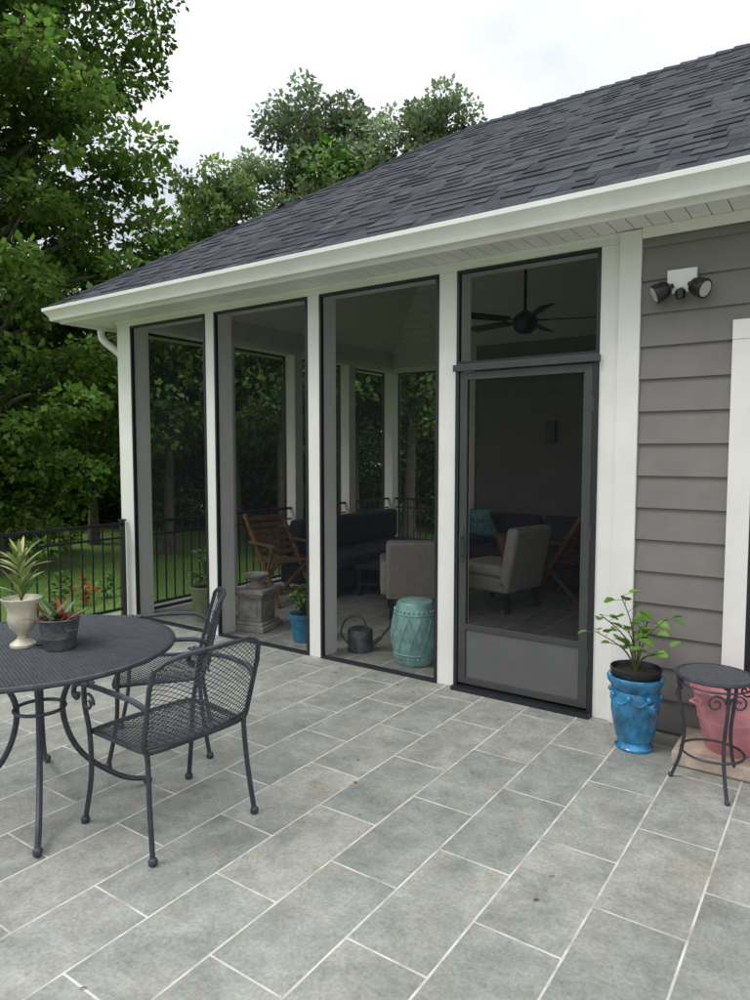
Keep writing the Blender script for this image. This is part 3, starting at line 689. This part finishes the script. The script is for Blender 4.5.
# ---------------------------------------------------------------- trees
def make_tree(name,seed,Ht,Rad,tr,base,nl,ncl,nleaf,LL,cr,hue=(.06,.115,.022),mat=None,lo=.16):
    rs=np.random.RandomState(seed); rd=random.Random(seed)
    b=MB(); P=[]
    for i in range(9):
        t=i/8; P.append(Vector((.04*Ht*math.sin(t*3+seed)*t*.5,.03*Ht*math.cos(t*4+seed)*t*.5,Ht*.93*t)))
    def at(h): 
        t=min(.999,h/(Ht*.93))*8; i=int(t); return P[i].lerp(P[i+1],t-i)
    b.tube(P,[tr*(1.25 if i==0 else 1)*(1-.11*i) for i in range(9)],8,0)
    cl=[]
    for i in range(nl):
        t=(i+.5)/nl; h=base+(Ht-base)*t**.92
        env=Rad*(math.sin(math.pi*min(1,lo+(1-lo)*(t**1.0)*.93))**.6)*rd.uniform(.6,1.12)
        az=i*2.39996+rd.uniform(-.4,.4); rise=env*rd.uniform(.2,.75)*(1 if t>.15 else .3)
        s=at(max(base*.6,h-rise)); e=Vector((math.cos(az)*env,math.sin(az)*env,h))+Vector((s.x,s.y,0))
        m=s.lerp(e,.5)+Vector((0,0,env*.08))
        path=curve3([s,m,e],4); rr=tr*.38*(1-.6*t)
        b.tube(path,[rr*(1-.85*k/8)+.008 for k in range(9)],5,0,cap=False)
        for c in range(ncl):
            f=1-.75*(c/ncl); q=path[min(8,int(f*8))]+Vector((rd.gauss(0,1),rd.gauss(0,1),rd.gauss(0,.7)))*cr*(1.15)
            cl.append((q,rd.uniform(.6,1.25)*cr,rd.uniform(.55,1.4)))
    nv=len(b.v)
    V=[];C=[]
    for q,r,br in cl:
        k=int(nleaf*(r/cr)**2); d=rs.normal(size=(k,3)); d/=np.linalg.norm(d,axis=1)[:,None]
        rad=r*rs.uniform(.25,1.05,size=(k,1))**.55
        pos=np.array(q)+d*rad*np.array([1.15,1.15,.62])
        dr_=d*.8+rs.normal(size=(k,3))*.6+np.array([0,0,-.25]); dr_/=np.linalg.norm(dr_,axis=1)[:,None]
        up=np.array([0,0,1.])+rs.normal(size=(k,3))*.55; s=np.cross(dr_,up); s/=np.linalg.norm(s,axis=1)[:,None]+1e-6
        L_=LL*rs.uniform(.6,1.25,size=(k,1)); W=L_*.36
        V.append(np.stack([pos,pos+dr_*L_*.45+s*W,pos+dr_*L_,pos+dr_*L_*.45-s*W],1))
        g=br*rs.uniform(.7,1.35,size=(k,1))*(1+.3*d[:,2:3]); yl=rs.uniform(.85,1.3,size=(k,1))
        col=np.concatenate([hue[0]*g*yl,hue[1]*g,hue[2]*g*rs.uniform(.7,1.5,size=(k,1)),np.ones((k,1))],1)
        C.append(np.repeat(col[:,None,:],4,1))
    V=np.concatenate(V).reshape(-1,3);C=np.concatenate(C).reshape(-1,4); n=len(V)//4
    me=bpy.data.meshes.new(name); tv=np.array(b.v)
    fl=[list(f) for f in b.f]
    allv=np.concatenate([tv,V]); fq=(np.arange(n*4).reshape(-1,4)+nv).tolist()
    me.from_pydata(allv.tolist(),[],fl+fq); me.materials.append(BARK); me.materials.append(mat or LEAF)
    mi=np.ones(len(fl)+n,dtype=np.int32); mi[:len(fl)]=0; me.polygons.foreach_set('material_index',mi)
    ca=me.color_attributes.new('Col','FLOAT_COLOR','POINT'); ca.data.foreach_set('color',np.concatenate([np.ones((nv,4)),C]).astype(np.float32).ravel())
    me.update(); return me
def put(me,name,loc,rot=0,s=1,parent=None,sz=None):
    o=bpy.data.objects.new(name,me); sc.collection.objects.link(o); o.location=loc; o.rotation_euler=(0,0,rot); o.scale=(s,s,sz or s); o.parent=parent; return o
GZ=-.8
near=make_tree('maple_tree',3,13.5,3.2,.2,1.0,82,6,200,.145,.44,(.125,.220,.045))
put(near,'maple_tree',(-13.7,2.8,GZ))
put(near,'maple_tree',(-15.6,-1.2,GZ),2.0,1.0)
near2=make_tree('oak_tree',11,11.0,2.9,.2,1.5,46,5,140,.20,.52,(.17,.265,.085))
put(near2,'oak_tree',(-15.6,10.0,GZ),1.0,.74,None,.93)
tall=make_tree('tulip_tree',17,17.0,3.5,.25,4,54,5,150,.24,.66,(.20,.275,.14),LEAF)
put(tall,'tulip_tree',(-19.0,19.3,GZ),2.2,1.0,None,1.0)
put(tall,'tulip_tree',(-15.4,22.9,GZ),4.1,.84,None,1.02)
F1=make_tree('bg_tree_a',21,9.0,2.9,.18,1.0,32,5,80,.24,.62,(.115,.18,.06),LEAF2)
F2=make_tree('bg_tree_b',22,8.0,2.6,.15,.3,32,5,80,.22,.58,(.09,.15,.045),LEAF2)
F3=make_tree('bg_tree_c',23,9.0,2.4,.17,3.6,24,5,75,.20,.50,(.12,.22,.05),LEAF2)
FM=empty('distant_tree_mass')
rd=random.Random(5)
def P2(t,d): return (d*(-.569+.822*t),-4.04+d*(.822+.569*t),GZ)
for i in range(16):
    t=-1.2+2.1*i/15+rd.uniform(-.05,.05); put(rd.choice([F1,F2]),'tree',P2(t,rd.uniform(27,33)),rd.uniform(0,6),rd.uniform(.92,1.08),FM)
for i in range(9):
    t=-1.1+1.9*i/8+rd.uniform(-.06,.06); put(rd.choice([F1,F2]),'tree',P2(t,rd.uniform(20,24)),rd.uniform(0,6),rd.uniform(.62,.80),FM)
for t,d,s in((-.30,16,.80),(-.20,18,.80),(-.135,15.5,.78),(-.03,18,.95),(.05,16.5,.9),(.12,20,1.0),(-.41,17,.80)):
    put(F3,'tree',P2(t,d),rd.uniform(0,6),s,FM)
SM=make_tree('understory_shrub',31,2.4,1.3,.05,.1,20,4,90,.13,.32,(.09,.165,.04),LEAF2,lo=.3)
for i in range(20):
    t=-.95+1.6*i/19+rd.uniform(-.03,.03)
    put(SM,'understory_shrub',P2(t,rd.uniform(18,22)),rd.uniform(0,6),rd.uniform(.7,1.5),FM)
b=MB()
for i,(x,y,c_) in enumerate(((-9.7,2.1,(.38,.15,.05)),(-9.9,2.6,(.13,.25,.05)),(-9.4,1.4,(.15,.27,.06)),(-10.4,2.1,(.12,.22,.04)))):
    bushy(b,(x,y,GZ),.26,.5,9,9,.11,.05,c_)
b.done('garden_plants',PLANT)
rs=np.random.RandomState(4); n=40000
x=rs.uniform(-13,-6.0,n);y=rs.uniform(-4,6,n); h=rs.uniform(.03,.08,n); a=rs.uniform(0,6.28,n); w=.006
pts=np.stack([np.stack([x-w*np.cos(a),y-w*np.sin(a),np.full(n,GZ)],1),np.stack([x+w*np.cos(a),y+w*np.sin(a),np.full(n,GZ)],1),np.stack([x+.04*np.sin(a*3),y+.04*np.cos(a*3),GZ+h],1)],1).reshape(-1,3)
me=bpy.data.meshes.new('lawn_grass'); me.from_pydata(pts.tolist(),[],np.arange(n*3).reshape(-1,3).tolist()); me.materials.append(LEAF2)
g=rs.uniform(.7,1.4,n); col=np.stack([.20*g,.36*g,.06*g,np.ones(n)],1); ca=me.color_attributes.new('Col','FLOAT_COLOR','POINT'); ca.data.foreach_set('color',np.repeat(col,3,0).astype(np.float32).ravel())
o=bpy.data.objects.new('lawn_grass',me); sc.collection.objects.link(o)
b=MB()
for i in range(70):
    x=random.uniform(-5,1.2); y=random.uniform(-3.6,-.05)
    if random.random()<.6: y=-random.uniform(.02,.4)
    leaf(b,(x,y,.004),(random.uniform(-1,1),random.uniform(-1,1),.05),random.uniform(.01,.025),random.uniform(.005,.010),random.choice([(.16,.10,.04),(.10,.07,.03),(.14,.15,.05)]))
b.done('fallen_leaves',PLANT)
# ---------------------------------------------------------------- light
w=bpy.data.worlds.new('World'); sc.world=w; w.use_nodes=True; nt=w.node_tree; L=nt.links; bg=nt.nodes['Background']
sky=N(nt,'ShaderNodeTexSky',sky_type='NISHITA'); sky.sun_disc=False; sky.sun_elevation=R(55); sky.sun_rotation=R(214)
tc=N(nt,'ShaderNodeTexCoord'); mp=N(nt,'ShaderNodeMapping'); mp.inputs['Scale'].default_value=(1,1,2.2); mp.inputs['Location'].default_value=(.4,.2,.1)
no=N(nt,'ShaderNodeTexNoise',i_Scale=2.4,i_Detail=5.0,i_Roughness=.5,i_Distortion=.3)
L.new(tc.outputs['Generated'],mp.inputs[0]); L.new(mp.outputs[0],no.inputs['Vector'])
r=ramp(nt,[(.38,(.60,.64,.72)),(.5,(.78,.81,.87)),(.62,(1.0,1.0,1.0))]); L.new(no.outputs['Fac'],r.inputs['Fac'])
sp=N(nt,'ShaderNodeSeparateXYZ'); L.new(tc.outputs['Generated'],sp.inputs[0])
mr=N(nt,'ShaderNodeMapRange'); mr.inputs['From Min'].default_value=.1; mr.inputs['From Max'].default_value=1; mr.inputs['To Min'].default_value=7.4; mr.inputs['To Max'].default_value=27
L.new(sp.outputs['Z'],mr.inputs['Value'])
pw=N(nt,'ShaderNodeMath',operation='MAXIMUM'); pw.inputs[1].default_value=7.4; L.new(mr.outputs[0],pw.inputs[0])
mu=N(nt,'ShaderNodeVectorMath',operation='SCALE'); L.new(r.outputs['Color'],mu.inputs[0]); L.new(pw.outputs[0],mu.inputs['Scale'])
mx=N(nt,'ShaderNodeMixRGB'); mx.inputs['Fac'].default_value=.92; L.new(sky.outputs[0],mx.inputs['Color1']); L.new(mu.outputs[0],mx.inputs['Color2'])
L.new(mx.outputs[0],bg.inputs['Color']); bg.inputs['Strength'].default_value=.1
sd=bpy.data.lights.new('sun','SUN'); sd.energy=1.5; sd.angle=R(20); sd.color=(1,.96,.9)
so=bpy.data.objects.new('sun',sd); sc.collection.objects.link(so)
so.rotation_euler=Vector((.33,.48,-.83)).to_track_quat('-Z','Y').to_euler()
# ---------------------------------------------------------------- camera
cd=bpy.data.cameras.new('camera'); co=bpy.data.objects.new('camera',cd); sc.collection.objects.link(co)
cd.sensor_fit='VERTICAL'; cd.sensor_height=24; cd.lens=16.56; cd.clip_end=2000; cd.clip_start=.05
co.location=(0,-4.04,1.57); pit=math.atan(47/690); az=R(34.7)
fwd=Vector((-math.sin(az)*math.cos(pit),math.cos(az)*math.cos(pit),-math.sin(pit)))
co.rotation_euler=fwd.to_track_quat('-Z','Y').to_euler(); sc.camera=co
